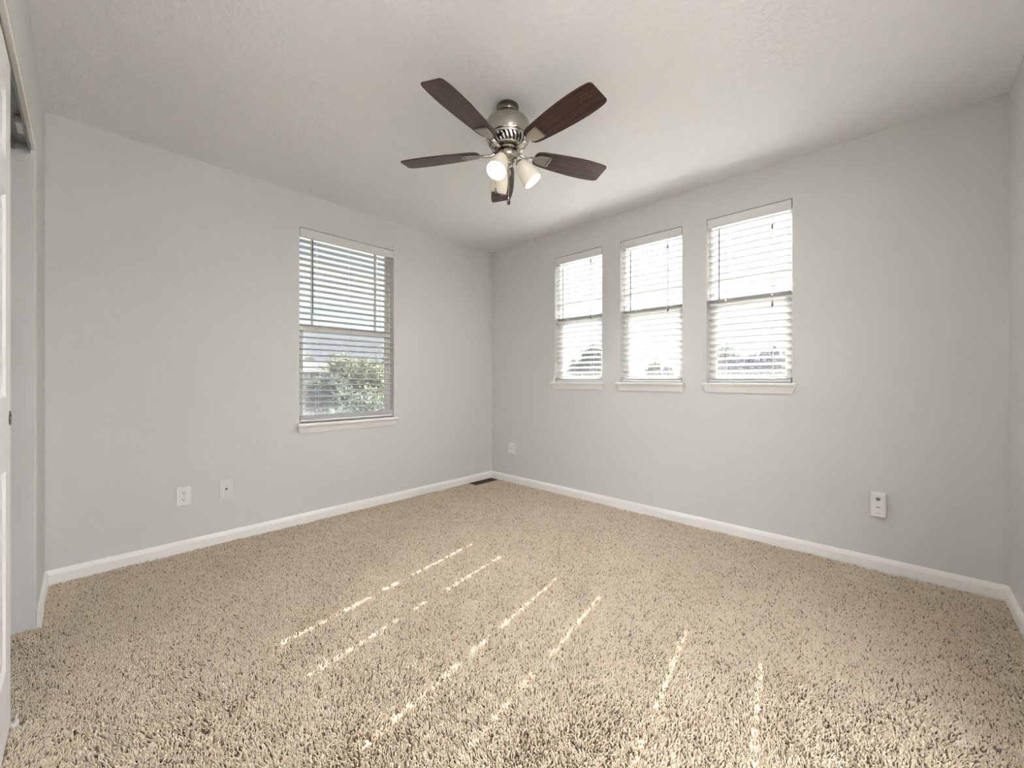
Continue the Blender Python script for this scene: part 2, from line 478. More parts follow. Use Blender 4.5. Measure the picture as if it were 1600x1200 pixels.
def make_window(name, h, rz):
    W, Hh = h['s1'] - h['s0'], h['z1'] - h['z0']
    c = (h['s0'] + h['s1']) / 2
    loc = Matrix.Rotation(rz, 4, 'Z') @ Vector((c, 0, h['z0']))
    root = struct(empty(name, loc, rz))
    a, b = -W/2, W/2
    mid = Hh * 0.50 + 0.0
    bm = bmesh.new(); ring_frame(bm, a+0.001, b-0.001, 0.001, Hh-0.001, 0.016, 0.060, WT-0.01, wb=0.03)
    link('window_frame', bm, 'vinyl', root, bevel=0.002)
    # lower sash (inner) and upper sash (outer)
    bm = bmesh.new(); ring_frame(bm, a+0.0165, b-0.0165, 0.031, mid+0.018, 0.030, 0.064, 0.088, wb=0.035, wt=0.036)
    low = link('lower_sash', bm, 'vinyl', root, bevel=0.002)
    bm = bmesh.new(); box(bm, a+0.045, b-0.045, 0.075, 0.078, 0.062, mid-0.014); link('glass_pane', bm, 'glass', low)
    bm = bmesh.new(); ring_frame(bm, a+0.0165, b-0.0165, mid-0.018, Hh-0.018, 0.012, 0.092, 0.116, wb=0.036, wt=0.02)
    up = link('upper_sash', bm, 'vinyl', root, bevel=0.002)
    bm = bmesh.new(); box(bm, a+0.028, b-0.028, 0.107, 0.110, mid+0.015, Hh-0.035); link('glass_pane', bm, 'glass', up)
    bm = bmesh.new()
    for s in (a+0.124, b-0.124): box(bm, s-0.008, s+0.008, 0.098, 0.104, mid+0.016, Hh-0.036)
    for z in (mid+(0.115 if Hh > 1.3 else 0.155),): box(bm, a+0.028, b-0.028, 0.0985, 0.1035, z-0.008, z+0.008)
    link('grille', bm, 'vinyl', up)
    bm = bmesh.new()
    box(bm, a+0.030, b-0.030, 0.1225, 0.1230, 0.035, mid+0.01)
    link('insect_screen', bm, 'screen' if rz == 0 else 'screen_b', root)
    # stool with coved apron
    bm = bmesh.new()
    e = 0.022
    box(bm, a-e, b+e, -0.046, -0.0005, -0.004, 0.014)
    box(bm, a+0.0015, b-0.0015, -0.001, 0.0595, 0.001, 0.014)
    link('window_sill', bm, 'trim', root, bevel=0.004)
    bm = bmesh.new()
    prof = [(-0.038, -0.0045), (-0.037, -0.010), (-0.030, -0.014), (-0.025, -0.024), (-0.020, -0.036), (-0.017, -0.044), (-0.013, -0.047), (-0.013, -0.054)]
    L, R = [], []
    for n, z in prof:
        off = (-n - 0.013) * 0.75
        L.append((bm.verts.new((a-0.004-off+0.0, n, z)), bm.verts.new((a-0.004-off, -0.0005, z))))
        R.append((bm.verts.new((b+0.004+off, n, z)), bm.verts.new((b+0.004+off, -0.0005, z))))
    for k in range(len(prof)-1):
        bm.faces.new((L[k][0], L[k+1][0], R[k+1][0], R[k][0]))
        bm.faces.new((L[k][0], L[k][1], L[k+1][1], L[k+1][0]))
        bm.faces.new((R[k][0], R[k+1][0], R[k+1][1], R[k][1]))
        bm.faces.new((L[k][1], R[k][1], R[k+1][1], L[k+1][1]))
    bm.faces.new((L[0][0], R[0][0], R[0][1], L[0][1])); bm.faces.new((L[-1][0], L[-1][1], R[-1][1], R[-1][0]))
    link('sill_apron', bm, 'trim', root)
    return root

# ------------------------------------------------------------------ blinds
def slat_strip(bm, s0, s1, u0, u1, nseg, tilt, nc, zc):
    """part of a crowned slat: u across the 50 mm width, tilted about its axis"""
    TH = 0.0034
    ct, st = math.cos(tilt), math.sin(tilt)
    def pt(s, u, top):
        crown = 0.0022 * (1 - (u/0.025)**2)
        w = crown + (TH/2 if top else -TH/2)
        return bm.verts.new((s, nc + u*ct + w*st, zc - u*st + w*ct))
    us = [u0 + (u1-u0)*k/nseg for k in range(nseg+1)]
    A = [[pt(s, u, True) for u in us] for s in (s0, s1)]
    B = [[pt(s, u, False) for u in us] for s in (s0, s1)]
    for k in range(nseg):
        bm.faces.new((A[0][k], A[0][k+1], A[1][k+1], A[1][k]))
        bm.faces.new((B[0][k], B[1][k], B[1][k+1], B[0][k+1]))
    bm.faces.new((A[0][0], A[1][0], B[1][0], B[0][0]))
    bm.faces.new((A[0][-1], B[0][-1], B[1][-1], A[1][-1]))
    for q in (0, 1):
        for k in range(nseg):
            bm.faces.new((A[q][k], B[q][k], B[q][k+1], A[q][k+1]))

def slat(bm, L, cords, tilt, nc, zc, hw=0.0060, hu=0.0100):
    cuts = [-L/2]
    for c in cords: cuts += [c-hw, c+hw]
    cuts.append(L/2)
    for i in range(0, len(cuts), 2):
        slat_strip(bm, cuts[i], cuts[i+1], -0.025, 0.025, 4, tilt, nc, zc)
    for c in cords:
        slat_strip(bm, c-hw, c+hw, -0.025, -hu, 2, tilt, nc, zc)
        slat_strip(bm, c-hw, c+hw, hu, 0.025, 2, tilt, nc, zc)

def make_blind(h, rz, tilt_deg, cords, wand_s, wand_z, label, cord_s=None, cord_z=None, stack=2, lift=0.003, smat='slat'):
    W, Hh = h['s1'] - h['s0'], h['z1'] - h['z0']
    c = (h['s0'] + h['s1']) / 2
    loc = Matrix.Rotation(rz, 4, 'Z') @ Vector((c, 0, h['z0']))
    root = empty('window_blind', loc, rz)
    tag(root, label, 'blind', 'white horizontal blinds in the bedroom windows')
    a, b = -W/2 + 0.004, W/2 - 0.004
    NC = 0.032
    bm = bmesh.new(); box(bm, a, b, -0.001, 0.007, Hh-0.069, Hh-0.005); link('valance', bm, 'valance', root, bevel=0.0015)
    bm = bmesh.new(); box(bm, a+0.002, b-0.002, 0.009, 0.057, Hh-0.048, Hh-0.004); link('headrail', bm, 'valance', root)
    base = 0.014 + lift
    bm = bmesh.new(); box(bm, a+0.004, b-0.004, NC-0.025, NC+0.025, base, base+0.016)
    link('bottom_rail', bm, 'valance', root, bevel=0.003)
    tilt = math.radians(tilt_deg)
    pitch = 0.0445
    bm = bmesh.new()
    L = (b - a) - 0.008
    z = base + 0.020
    for k in range(stack):
        slat(bm, L, cords, 0.0, NC, z); z += 0.0062
    low = z + 0.020
    z = Hh - 0.090
    while z > low:
        slat(bm, L, cords, tilt, NC, z); z -= pitch
    link('slats', bm, smat, root)
    for s in cords:
        bm = bmesh.new()
        for n in (NC - 0.0262, NC + 0.0262):
            tube(bm, [(s, n, base+0.016), (s, n, Hh-0.05)], 0.0007, 6)
        tube(bm, [(s+0.012, NC-0.0265, base+0.016), (s+0.012, NC-0.0265, Hh-0.05)], 0.0007, 6)
        link('ladder_cord', bm, 'cord', root)
    bm = bmesh.new()
    tube(bm, [(wand_s, -0.007, wand_z[1]), (wand_s, -0.007, wand_z[0]+0.03)], 0.0034, 6)
    tube(bm, [(wand_s, -0.007, wand_z[0]+0.03), (wand_s, -0.007, wand_z[0])], [0.0034, 0.0044], 6)
    tube(bm, [(wand_s, -0.007, wand_z[1]), (wand_s, 0.000, wand_z[1]+0.012), (wand_s, 0.02, wand_z[1]+0.02)], 0.0015, 6)
    link('tilt_wand', bm, 'wand', root)
    if cord_s is not None:
        zt, zb = cord_z
        bm = bmesh.new()
        tube(bm, [(cord_s, 0.012, Hh-0.055), (cord_s, -0.006, Hh-0.08), (cord_s-0.0005, -0.007, zt), (cord_s, -0.007, zb)], 0.0011, 6)
        cd_ = link('lift_cord', bm, 'bead', root)
        bm = bmesh.new()
        lathe(bm, [(0.003, 0.016), (0.006, 0.012), (0.0065, -0.010), (0.003, -0.016)], 12, Matrix.Translation((cord_s, -0.008, zt)))
        link('cord_equalizer', bm, 'bead', cd_, smooth=True)
        bm = bmesh.new()
        lathe(bm, [(0.0015, 0.018), (0.003, 0.010), (0.0065, -0.014), (0.004, -0.018)], 12, Matrix.Translation((cord_s, -0.008, zb-0.010)))
        link('tassel', bm, 'wand', cd_, smooth=True)
    return root

make_window('window_1', WIN_A, 0)
for k, h in enumerate(WIN_B):
    make_window('window_%d' % (k+2), h, -PI/2)

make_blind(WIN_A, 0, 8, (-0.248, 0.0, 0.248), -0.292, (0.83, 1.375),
           'wide white blind with nearly flat slats in the lone window of the left wall', stack=5, lift=0.010, smat='slat_shaded')
make_blind(WIN_B[0], -PI/2, 17, (-0.130, 0.130), -0.152, (0.59, 1.06),
           'white blind in the right-wall window nearest the far corner', cord_s=0.142, cord_z=(1.060, 0.590))
make_blind(WIN_B[1], -PI/2, 14, (-0.130, 0.130), -0.156, (0.59, 1.06),
           'white blind in the middle window of the row of three', cord_s=0.146, cord_z=(1.035, 0.575))
make_blind(WIN_B[2], -PI/2, 17, (-0.137, 0.137), -0.168, (0.587, 1.07),
           'white blind in the largest looking window of the row, farthest from the corner', cord_s=0.147, cord_z=(1.010, 0.530))

# ------------------------------------------------------------------ closet doors, track
def door_leaf(name, xf, y0, y1):
    """panelled sliding leaf; xf = room-side face, y0<y1"""
    T = 0.034; z0, z1 = 0.030, 2.018
    root = bmesh.new()
    W = y1 - y0; st = 0.105; mull = 0.09
    pw = (W - 2*st - mull) / 2
    zs = [(0.235, 0.81), (1.02, 1.60), (1.70, 1.90)]
    cells = []
    for (a, b) in zs:
        for s in (y0+st, y0+st+pw+mull):
            cells.append((s, s+pw, a, b))
    # stile and rail surface
    ys = sorted({y0, y1, *[c[0] for c in cells], *[c[1] for c in cells]})
    zz = sorted({z0, z1, *[c[2] for c in cells], *[c[3] for c in cells]})
    bm = root
    for a, b in zip(ys, ys[1:]):
        for c, d in zip(zz, zz[1:]):
            if any(q[0] < (a+b)/2 < q[1] and q[2] < (c+d)/2 < q[3] for q in cells): continue
            bm.faces.new([bm.verts.new(p) for p in ((xf,a,c),(xf,b,c),(xf,b,d),(xf,a,d))])
    for (a, b, c, d) in cells:
        steps = [(0, 0), (0.012, -0.007), (0.022, -0.007), (0.050, -0.002)]
        rr = []
        for i, dx in steps:
            rr.append([bm.verts.new((xf+dx, y, z)) for y, z in ((a+i,c+i),(b-i,c+i),(b-i,d-i),(a+i,d-i))])
        for p, q in zip(rr, rr[1:]):
            for k in range(4):
                bm.faces.new((p[k], p[(k+1)%4], q[(k+1)%4], q[k]))
        bm.faces.new(rr[-1])
    for q in (((y0,z0),(y1,z0)),((y1,z0),(y1,z1)),((y1,z1),(y0,z1)),((y0,z1),(y0,z0))):
        (a, c), (b, d) = q
        bm.faces.new([bm.verts.new(p) for p in ((xf,a,c),(xf,b,d),(xf-T,b,d),(xf-T,a,c))])
    bm.faces.new([bm.verts.new(p) for p in ((xf-T,y0,z0),(xf-T,y1,z0),(xf-T,y1,z1),(xf-T,y0,z1))])
    bmesh.ops.remove_doubles(bm, verts=bm.verts[:], dist=1e-5)
    return struct(link(name, bm, 'door'))

d1 = door_leaf('door_1', -3.178, -2.42, -1.214)
bm = bmesh.new()
mt = Matrix.Translation((-3.178, -1.236, 0.955)) @ Matrix.Rotation(PI/2, 4, 'Y')
lathe(bm, [(0.0, 0.0008), (0.017, 0.001), (0.0175, 0.0026), (0.0215, 0.0022), (0.022, 0.0002)], 24, mt, cap=False)
link('finger_pull', bm, 'dnickel', d1, smooth=True)
bm = bmesh.new()
lathe(bm, [(0.0, 0.0030), (0.004, 0.0028), (0.005, 0.0012)], 12, mt, cap=False)
link('pull_screw', bm, 'chrome', d1, smooth=True)
door_leaf('door_2', -3.222, -2.94, -1.72)

bm = bmesh.new()
x0 = -3.180
for x in (x0, x0-0.042, x0-0.084): box(bm, x-0.002, x, -2.945, JY-0.002, HDR-0.034, HDR-0.0005)
box(bm, x0-0.084, x0, -2.945, JY-0.002, HDR-0.004, HDR-0.0005)
trk = tag(link('door_track', bm, 'track'), 'grey metal double track for sliding doors under the closet header', 'door track')
bm = bmesh.new()
box(bm, -3.200, -3.184, -0.80, -0.70, HDR-0.033, HDR-0.006)
link('stop_block', bm, 'almond', trk)
bm = bmesh.new(); box(bm, XL-0.0170, XL-0.0005, -2.949, JY-0.001, HDR-0.018, HDR-0.0005)
struct(link('trim_1', bm, 'trim', bevel=0.003))
bm = bmesh.new()
box(bm, -3.215, -3.162, -1.218, -1.200, 0.006, 0.026); box(bm, -3.170, -3.165, -1.218, -1.200, 0.026, 0.040)
tag(link('door_guide', bm, 'plate', bevel=0.002), 'small white plastic floor guide at the foot of the sliding closet door', 'door guide')

# ------------------------------------------------------------------ wall plates
def plate_at(name, loc, rz, label, cat, w=0.070, h=0.115, m='plate', t=0.006):
    r = empty(name, loc, rz); tag(r, label, cat)
    bm = bmesh.new()
    box(bm, -w/2, w/2, -t, -0.0005, -h/2, h/2)
    link('cover_plate', bm, m, r, bevel=0.0025)
    return r
r = plate_at('electrical_outlet', (-2.606, 0, 0.358), 0, 'white duplex electrical outlet low on the left wall, left of the blank jack plate', 'outlet')
for dz in (0.0205, -0.0205):
    bm = bmesh.new()
    o_ = [(0.0165*max(-1, min(1, 1.15*math.cos(t))), 0.0140*math.sin(t)) for t in [2*PI*k/24 for k in range(24)]]
    a = [bm.verts.new((x, -0.0075, z+dz)) for x, z in o_]; b = [bm.verts.new((x, -0.0055, z+dz)) for x, z in o_]
    bm.faces.new(a)
    for k in range(24): bm.faces.new((a[k], a[(k+1)%24], b[(k+1)%24], b[k]))
    rc = link('receptacle', bm, 'plate', r)
    bm = bmesh.new()
    box(bm, -0.0078, -0.0052, -0.0079, -0.0070, dz-0.0008, dz+0.0085); box(bm, 0.0048, 0.0070, -0.0079, -0.0070, dz+0.0002, dz+0.0080)
    lathe(bm, [(0.0030, 0), (0.0030, 0.0009)], 10, Matrix.Translation((0, -0.0070, dz-0.0070)) @ Matrix.Rotation(PI/2, 4, 'X'))
    link('socket_slots', bm, 'dark', rc)
bm = bmesh.new(); lathe(bm, [(0.003, 0), (0.0026, 0.001)], 12, Matrix.Translation((0, -0.006, 0)) @ Matrix.Rotation(PI/2, 4, 'X'))
link('plate_screw', bm, 'chrome', r)

r = plate_at('jack_plate', (-2.389, 0, 0.359), 0, 'pale almond jack plate with one small dark hole, low on the left wall', 'wall plate', m='almond')
bm = bmesh.new(); box(bm, -0.0055, 0.0055, -0.0066, -0.0056, -0.0055, 0.0045); box(bm, -0.0025, 0.0025, -0.0066, -0.0056, 0.004, 0.0075)
link('jack_socket', bm, 'dark', r)
for dz in (0.042, -0.042):
    bm = bmesh.new(); lathe(bm, [(0.003, 0), (0.0026, 0.001)], 12, Matrix.Translation((0, -0.006, dz)) @ Matrix.Rotation(PI/2, 4, 'X'))
    link('plate_screw', bm, 'almond', r)

r = plate_at('covered_outlet', (0, -0.312, 0.362), -PI/2, 'small white boxy outlet cover on the right wall beside the far corner', 'outlet cover', w=0.078, h=0.118, t=0.005)
bm = bmesh.new()
v = box(bm, -0.030, 0.030, -0.042, -0.0052, -0.045, 0.050)
for q in v:
    if q.co.y < -0.03 and q.co.z > 0: q.co.z -= 0.010
    if q.co.y < -0.03 and q.co.z < 0: q.co.z += 0.004
link('cover_box', bm, 'plate', r, bevel=0.004)
bm = bmesh.new()
for k in range(5): box(bm, -0.020+k*0.010-0.0012, -0.020+k*0.010+0.0012, -0.0428, -0.0415, -0.026, 0.028)
link('cover_ribs', bm, 'almond', r)

r = plate_at('plug_in_detector', (0, -3.092, 0.380), -PI/2, 'white plug-in wall detector with dark round grille, right of all windows', 'detector', w=0.067, h=0.134, t=0.012)
bm = bmesh.new(); box(bm, -0.0315, 0.0315, -0.036, -0.0122, -0.064, 0.062)
body = link('detector_body', bm, 'plate', r, bevel=0.005)
bm = bmesh.new()
for k, (w_, dz) in enumerate(((0.0055, 0.0415), (0.0095, 0.038), (0.0105, 0.0345), (0.0095, 0.031), (0.0055, 0.0275))):
    box(bm, -w_, w_, -0.0366, -0.0355, dz-0.0012, dz+0.0012)
link('sounder_grille', bm, 'dark', body)
bm = bmesh.new(); box(bm, -0.010, 0.010, -0.0366, -0.0355, -0.0125, -0.0090); link('test_button', bm, 'print', body)
bm = bmesh.new()
for k in range(6): box(bm, -0.012+k*0.0045, -0.0092+k*0.0045, -0.0364, -0.0355, -0.045, -0.0425)
link('printed_marks', bm, 'bead', body)

# ------------------------------------------------------------------ floor register
VX0, VX1, VY0, VY1 = -0.345, -0.035, -0.128, -0.022
r = empty('floor_register', ((VX0+VX1)/2, (VY0+VY1)/2, 0.006))
tag(r, 'dark brown metal floor heating vent set in the carpet at the far corner', 'floor vent')
w, d = (VX1-VX0)/2, (VY1-VY0)/2
bm = bmesh.new()
box(bm, -w, w, -d, -d+0.014, 0.001, 0.014); box(bm, -w, w, d-0.014, d, 0.001, 0.014)
box(bm, -w, -w+0.016, -d+0.014, d-0.014, 0.001, 0.014); box(bm, w-0.016, w, -d+0.014, d-0.014, 0.001, 0.014)
link('register_frame', bm, 'vent', r, bevel=0.002)
bm = bmesh.new()
n_ = 24
for k in range(n_):
    x = -w + 0.016 + (2*w - 0.032) * (k + 0.5) / n_
    box(bm, x-0.0022, x+0.0022, -d+0.013, d-0.013, 0.003, 0.011)
for y in (-0.014, 0.014): box(bm, -w+0.015, w-0.015, y-0.002, y+0.002, 0.004, 0.012)
link('louvres', bm, 'vent', r)
bm = bmesh.new(); box(bm, -w+0.014, w-0.014, -d+0.012, d-0.012, 0.0003, 0.0018); link('duct_opening', bm, 'dark', r)

# ------------------------------------------------------------------ carpet pile
def carpet():
    SP = 0.0050
    xs = np.arange(XL + 0.017, -0.016, SP)
    ys = np.arange(YD + 0.017, -0.016, SP)
    X, Y = np.meshgrid(xs, ys)
    # strip running into the closet opening
    xs2 = np.arange(XL - 0.115, XL + 0.012, SP); ys2 = np.arange(-1.6, JY - 0.010, SP)
    X2, Y2 = np.meshgrid(xs2, ys2)
    P = np.concatenate([np.stack([X.ravel(), Y.ravel()], 1), np.stack([X2.ravel(), Y2.ravel()], 1)])
    P += rng.uniform(-0.55, 0.55, P.shape) * SP
    inv = (P[:, 0] > VX0-0.003) & (P[:, 0] < VX1+0.003) & (P[:, 1] > VY0-0.003) & (P[:, 1] < VY1+0.003)
    ing = (P[:, 0] < -3.145) & (P[:, 1] > -1.226) & (P[:, 1] < -1.192)
    P = P[~(inv | ing)]
    # the yarn parts into small gaps
    g0 = np.random.default_rng(31).uniform(0, 1, (600, 600))
    gi = np.floor(P / 0.0065).astype(int) % 600
    P = P[~((g0[gi[:, 0], gi[:, 1]] > 0.88) & (rng.uniform(0, 1, len(P)) < 0.85))]
    N = len(P)
    def field(scale, seed, oct=1, stretch=(1, 1), ang=0.0):
        g = np.random.default_rng(seed)
        G = g.uniform(-1, 1, (256, 256))
        ca, sa = math.cos(ang), math.sin(ang)
        x = (P[:, 0]*ca + P[:, 1]*sa) / (scale*stretch[0]) + 60; y = (-P[:, 0]*sa + P[:, 1]*ca) / (scale*stretch[1]) + 60
        xi = np.floor(x).astype(int); yi = np.floor(y).astype(int)
        fx = x - xi; fy = y - yi
        fx = fx*fx*(3-2*fx); fy = fy*fy*(3-2*fy)
        q = lambda a, b: G[a % 256, b % 256]
        return (q(xi, yi)*(1-fx) + q(xi+1, yi)*fx)*(1-fy) + (q(xi, yi+1)*(1-fx) + q(xi+1, yi+1)*fx)*fy
    # lean of the yarn: vacuum strokes and footprints + clump scale + per tuft randomness
    lx = 0.55*field(0.30, 1, stretch=(2.2, 0.8), ang=0.7) + 0.5*field(0.10, 2) + 0.55*field(0.018, 3)
    ly = 0.55*field(0.30, 4, stretch=(2.2, 0.8), ang=0.7) + 0.5*field(0.10, 5) + 0.55*field(0.018, 6)
    lx += rng.normal(0, 0.55, N); ly += rng.normal(0, 0.55, N)
    hgt = 0.0140 + 0.0030*field(0.012, 7) + 0.0018*field(0.12, 8) + rng.normal(0, 0.0019, N)
    hgt += -0.0035*np.clip(field(0.16, 9, stretch=(3.5, 0.35), ang=0.5) - 0.55, 0, 1)*3
    hgt = np.clip(hgt, 0.006, 0.0185)
    lean = np.stack([lx, ly], 1) * 0.0062
    rad = rng.uniform(0.0019, 0.0029, N)
    th = rng.uniform(0, 2*PI, N)
    V = np.zeros((N, 7, 3), dtype=np.float32)
    for k in range(3):
        a = th + k*2*PI/3
        V[:, k, 0] = P[:, 0] + 0.8*rad*np.cos(a); V[:, k, 1] = P[:, 1] + 0.8*rad*np.sin(a); V[:, k, 2] = 0.006
        V[:, 3+k, 0] = P[:, 0] + rad*np.cos(a+0.5) + lean[:, 0]*0.75; V[:, 3+k, 1] = P[:, 1] + rad*np.sin(a+0.5) + lean[:, 1]*0.75
        V[:, 3+k, 2] = 0.006 + hgt*0.72
    V[:, 6, 0] = P[:, 0] + lean[:, 0]*1.25; V[:, 6, 1] = P[:, 1] + lean[:, 1]*1.25; V[:, 6, 2] = 0.006 + hgt
    tri = np.array([0,1,4, 0,4,3, 1,2,5, 1,5,4, 2,0,3, 2,3,5, 3,4,6, 4,5,6, 5,3,6], dtype=np.int32)
    F = (tri[None, :] + (np.arange(N, dtype=np.int32)*7)[:, None]).ravel()
    me = bpy.data.meshes.new('carpet')
    me.vertices.add(N*7); me.vertices.foreach_set('co', V.ravel())
    nl = len(F)
    me.loops.add(nl); me.loops.foreach_set('vertex_index', F)
    me.polygons.add(nl//3); me.polygons.foreach_set('loop_start', np.arange(0, nl, 3, dtype=np.int32))
    me.polygons.foreach_set('use_smooth', np.ones(nl//3, dtype=bool))
    me.update(calc_edges=False)
    at = me.attributes.new('tint_shade', 'FLOAT', 'POINT')
    fl = 0.60 + 0.18*rng.normal(0, 1, N) + 0.10*field(0.02, 11)
    fl = np.where(rng.uniform(0, 1, N) < 0.06 + 0.06*field(0.008, 12) + 0.02*field(0.2, 13), 0.05, fl)  # odd tufts coloured dark, standing for shade in the pile
    fl = np.clip(fl, 0, 1).astype(np.float32)
    at.data.foreach_set('value', np.repeat(fl, 7))
    me.materials.append(M['carpet'])
    o = bpy.data.objects.new('carpet', me); COL.objects.link(o)
    tag(o, 'beige cut pile carpet covering the whole bedroom floor', 'carpet', kind='stuff')
carpet()

# ------------------------------------------------------------------ ceiling fan
FX, FY = -1.562, -1.746
fan = empty('ceiling_fan', (FX, FY, H))
tag(fan, 'brushed nickel ceiling fan with five dark walnut blades and three frosted lights', 'ceiling fan')
def zl(z): return z - H
bm = bmesh.new()
lathe(bm, [(0.0, -0.0005), (0.055, -0.0005), (0.0565, -0.006), (0.0565, -0.030), (0.054, -0.036), (0.050, -0.038), (0.0, -0.038)], 48, cap=False)
can = link('canopy', bm, 'dnickel', fan, smooth=True)
for a in (20, 35, 200):
    t = math.radians(a - 46.6)
    bm = bmesh.new()
    lathe(bm, [(0.0030, -0.001), (0.0032, 0.001), (0.0018, 0.0022)], 10,
          Matrix.Translation((0.0565*math.cos(t), 0.0565*math.sin(t), -0.014)) @ Matrix.Rotation(t, 4, 'Z') @ Matrix.Rotation(PI/2, 4, 'Y'))
    link('canopy_screw', bm, 'chrome', can, smooth=True)
bm = bmesh.new()
lathe(bm, [(0.0, -0.0385), (0.046, -0.0385), (0.046, -0.046), (0.052, -0.052), (0.080, -0.062), (0.100, -0.076), (0.1105, -0.094), (0.1135, -0.112),
           (0.111, -0.135), (0.106, -0.156), (0.1035, -0.166), (0.0, -0.166)], 64, cap=False)
link('motor_housing', bm, 'nickel', fan, smooth=True)
bm = bmesh.new()
lathe(bm, [(0.098, -0.1665), (0.1065, -0.167), (0.108, -0.171), (0.1065, -0.175), (0.098, -0.1755)], 64, cap=False)
link('trim_ring', bm, 'chrome', fan, smooth=True)
# slotted collar
bm = bmesh.new()
N = 120
def cpt(t, r, z): return bm.verts.new((r*math.cos(t), r*math.sin(t), z))
for k in range(30):
    t0 = 2*PI*k/30; t1 = t0 + 2*PI/30*0.5
    prof = [(0.1035, -0.176), (0.100, -0.186), (0.092, -0.198), (0.080, -0.207)]
    tw = 0.0
    prev = None
    for i, (r_, z_) in enumerate(prof):
        s = i*0.05
        cur = [cpt(t0+s, r_, z_), cpt(t1+s, r_, z_), cpt(t1+s, r_-0.004, z_+0.003), cpt(t0+s, r_-0.004, z_+0.003)]
        if prev:
            for q in range(4): bm.faces.new((prev[q], prev[(q+1)%4], cur[(q+1)%4], cur[q]))
        prev = cur
link('vent_ribs', bm, 'chrome', fan)
bm = bmesh.new()
lathe(bm, [(0.0, -0.1765), (0.094, -0.1765), (0.090, -0.188), (0.080, -0.198), (0.068, -0.205), (0.0, -0.206)], 48, cap=False)
link('vent_core', bm, 'dark', fan, smooth=True)
bm = bmesh.new()
lathe(bm, [(0.050, -0.2065), (0.082, -0.2065), (0.0835, -0.210), (0.080, -0.214), (0.050, -0.214)], 48, cap=False)
link('lower_ring', bm, 'nickel', fan, smooth=True)
bm = bmesh.new()
lathe(bm, [(0.0, -0.2145), (0.062, -0.2145), (0.062, -0.229), (0.058, -0.231), (0.0, -0.231)], 40, cap=False)
link('flywheel', bm, 'dnickel', fan, smooth=True)
bm = bmesh.new()
lathe(bm, [(0.0, -0.2315), (0.050, -0.2315), (0.0525, -0.236), (0.0525, -0.256), (0.049, -0.262), (0.040, -0.268), (0.026, -0.274), (0.024, -0.283), (0.030, -0.287), (0.026, -0.296), (0.010, -0.303), (0.0, -0.304)], 48, cap=False)
link('switch_housing', bm, 'nickel', fan, smooth=True)

# one blade along +x, under it the iron
RT, BZ = 0.565, -0.228
def blade_outline():
    half = [(0.150, 0.030), (0.160, 0.042), (0.185, 0.050), (0.25, 0.0575), (0.33, 0.064), (0.40, 0.068), (0.46, 0.0685), (0.51, 0.066), (0.545, 0.0615), (0.558, 0.057), (0.5645, 0.048)]
    pts = [(x, -y) for x, y in half] + [(x, y) for x, y in reversed(half)]
    pts = [(0.145, 0.0)] + pts
    return pts
def rot_pitch(): return Matrix.Translation((0, 0, BZ)) @ Matrix.Rotation(math.radians(-12), 4, 'X')
def make_blade():
    bm = bmesh.new()
    v = prism(bm, blade_outline(), 0.0, 0.006)
    me = link('fan_blade', bm, 'wood', None, bevel=0.0015)
    return me
blade0 = make_blade()
def make_iron():
    bm = bmesh.new()
    out = [(0.128, -0.010), (0.150, -0.012), (0.166, -0.026), (0.186, -0.031), (0.226, -0.036), (0.236, -0.033), (0.239, 0.0), (0.236, 0.033), (0.226, 0.036), (0.186, 0.031), (0.166, 0.026), (0.150, 0.012), (0.128, 0.010)]
    out = [(x + (0.0), y) for x, y in out]
    prism(bm, out, -0.0060, -0.0006)
    # raised lip at the outer end
    prism(bm, [(0.224, -0.031), (0.235, -0.030), (0.235, 0.030), (0.224, 0.031)], -0.0095, -0.0061)
    return link('blade_iron', bm, 'nickel', None, bevel=0.002)
iron0 = make_iron()
bm = bmesh.new()
# arm from flywheel to the iron (in fan frame, unpitched)
tube(bm, [(0.056, 0, BZ+0.004), (0.085, 0, BZ-0.008), (0.110, 0, BZ-0.008), (0.136, 0, BZ-0.004)], [0.010, 0.009, 0.008, 0.009], 10)
arm0 = link('blade_arm', bm, 'chrome', None, smooth=True)
for k in range(5):
    if k == 0: b_, i_, a_ = blade0, iron0, arm0
    else:
        b_, i_, a_ = blade0.copy(), iron0.copy(), arm0.copy()
        for q in (b_, i_, a_): COL.objects.link(q)
    Rz = Matrix.Rotation(math.radians(48.3 + 72*k), 4, 'Z')
    b_.parent = fan; b_.matrix_local = Rz @ rot_pitch()
    i_.parent = b_; i_.matrix_local = Matrix.Identity(4)
    a_.parent = b_; a_.matrix_local = rot_pitch().inverted()

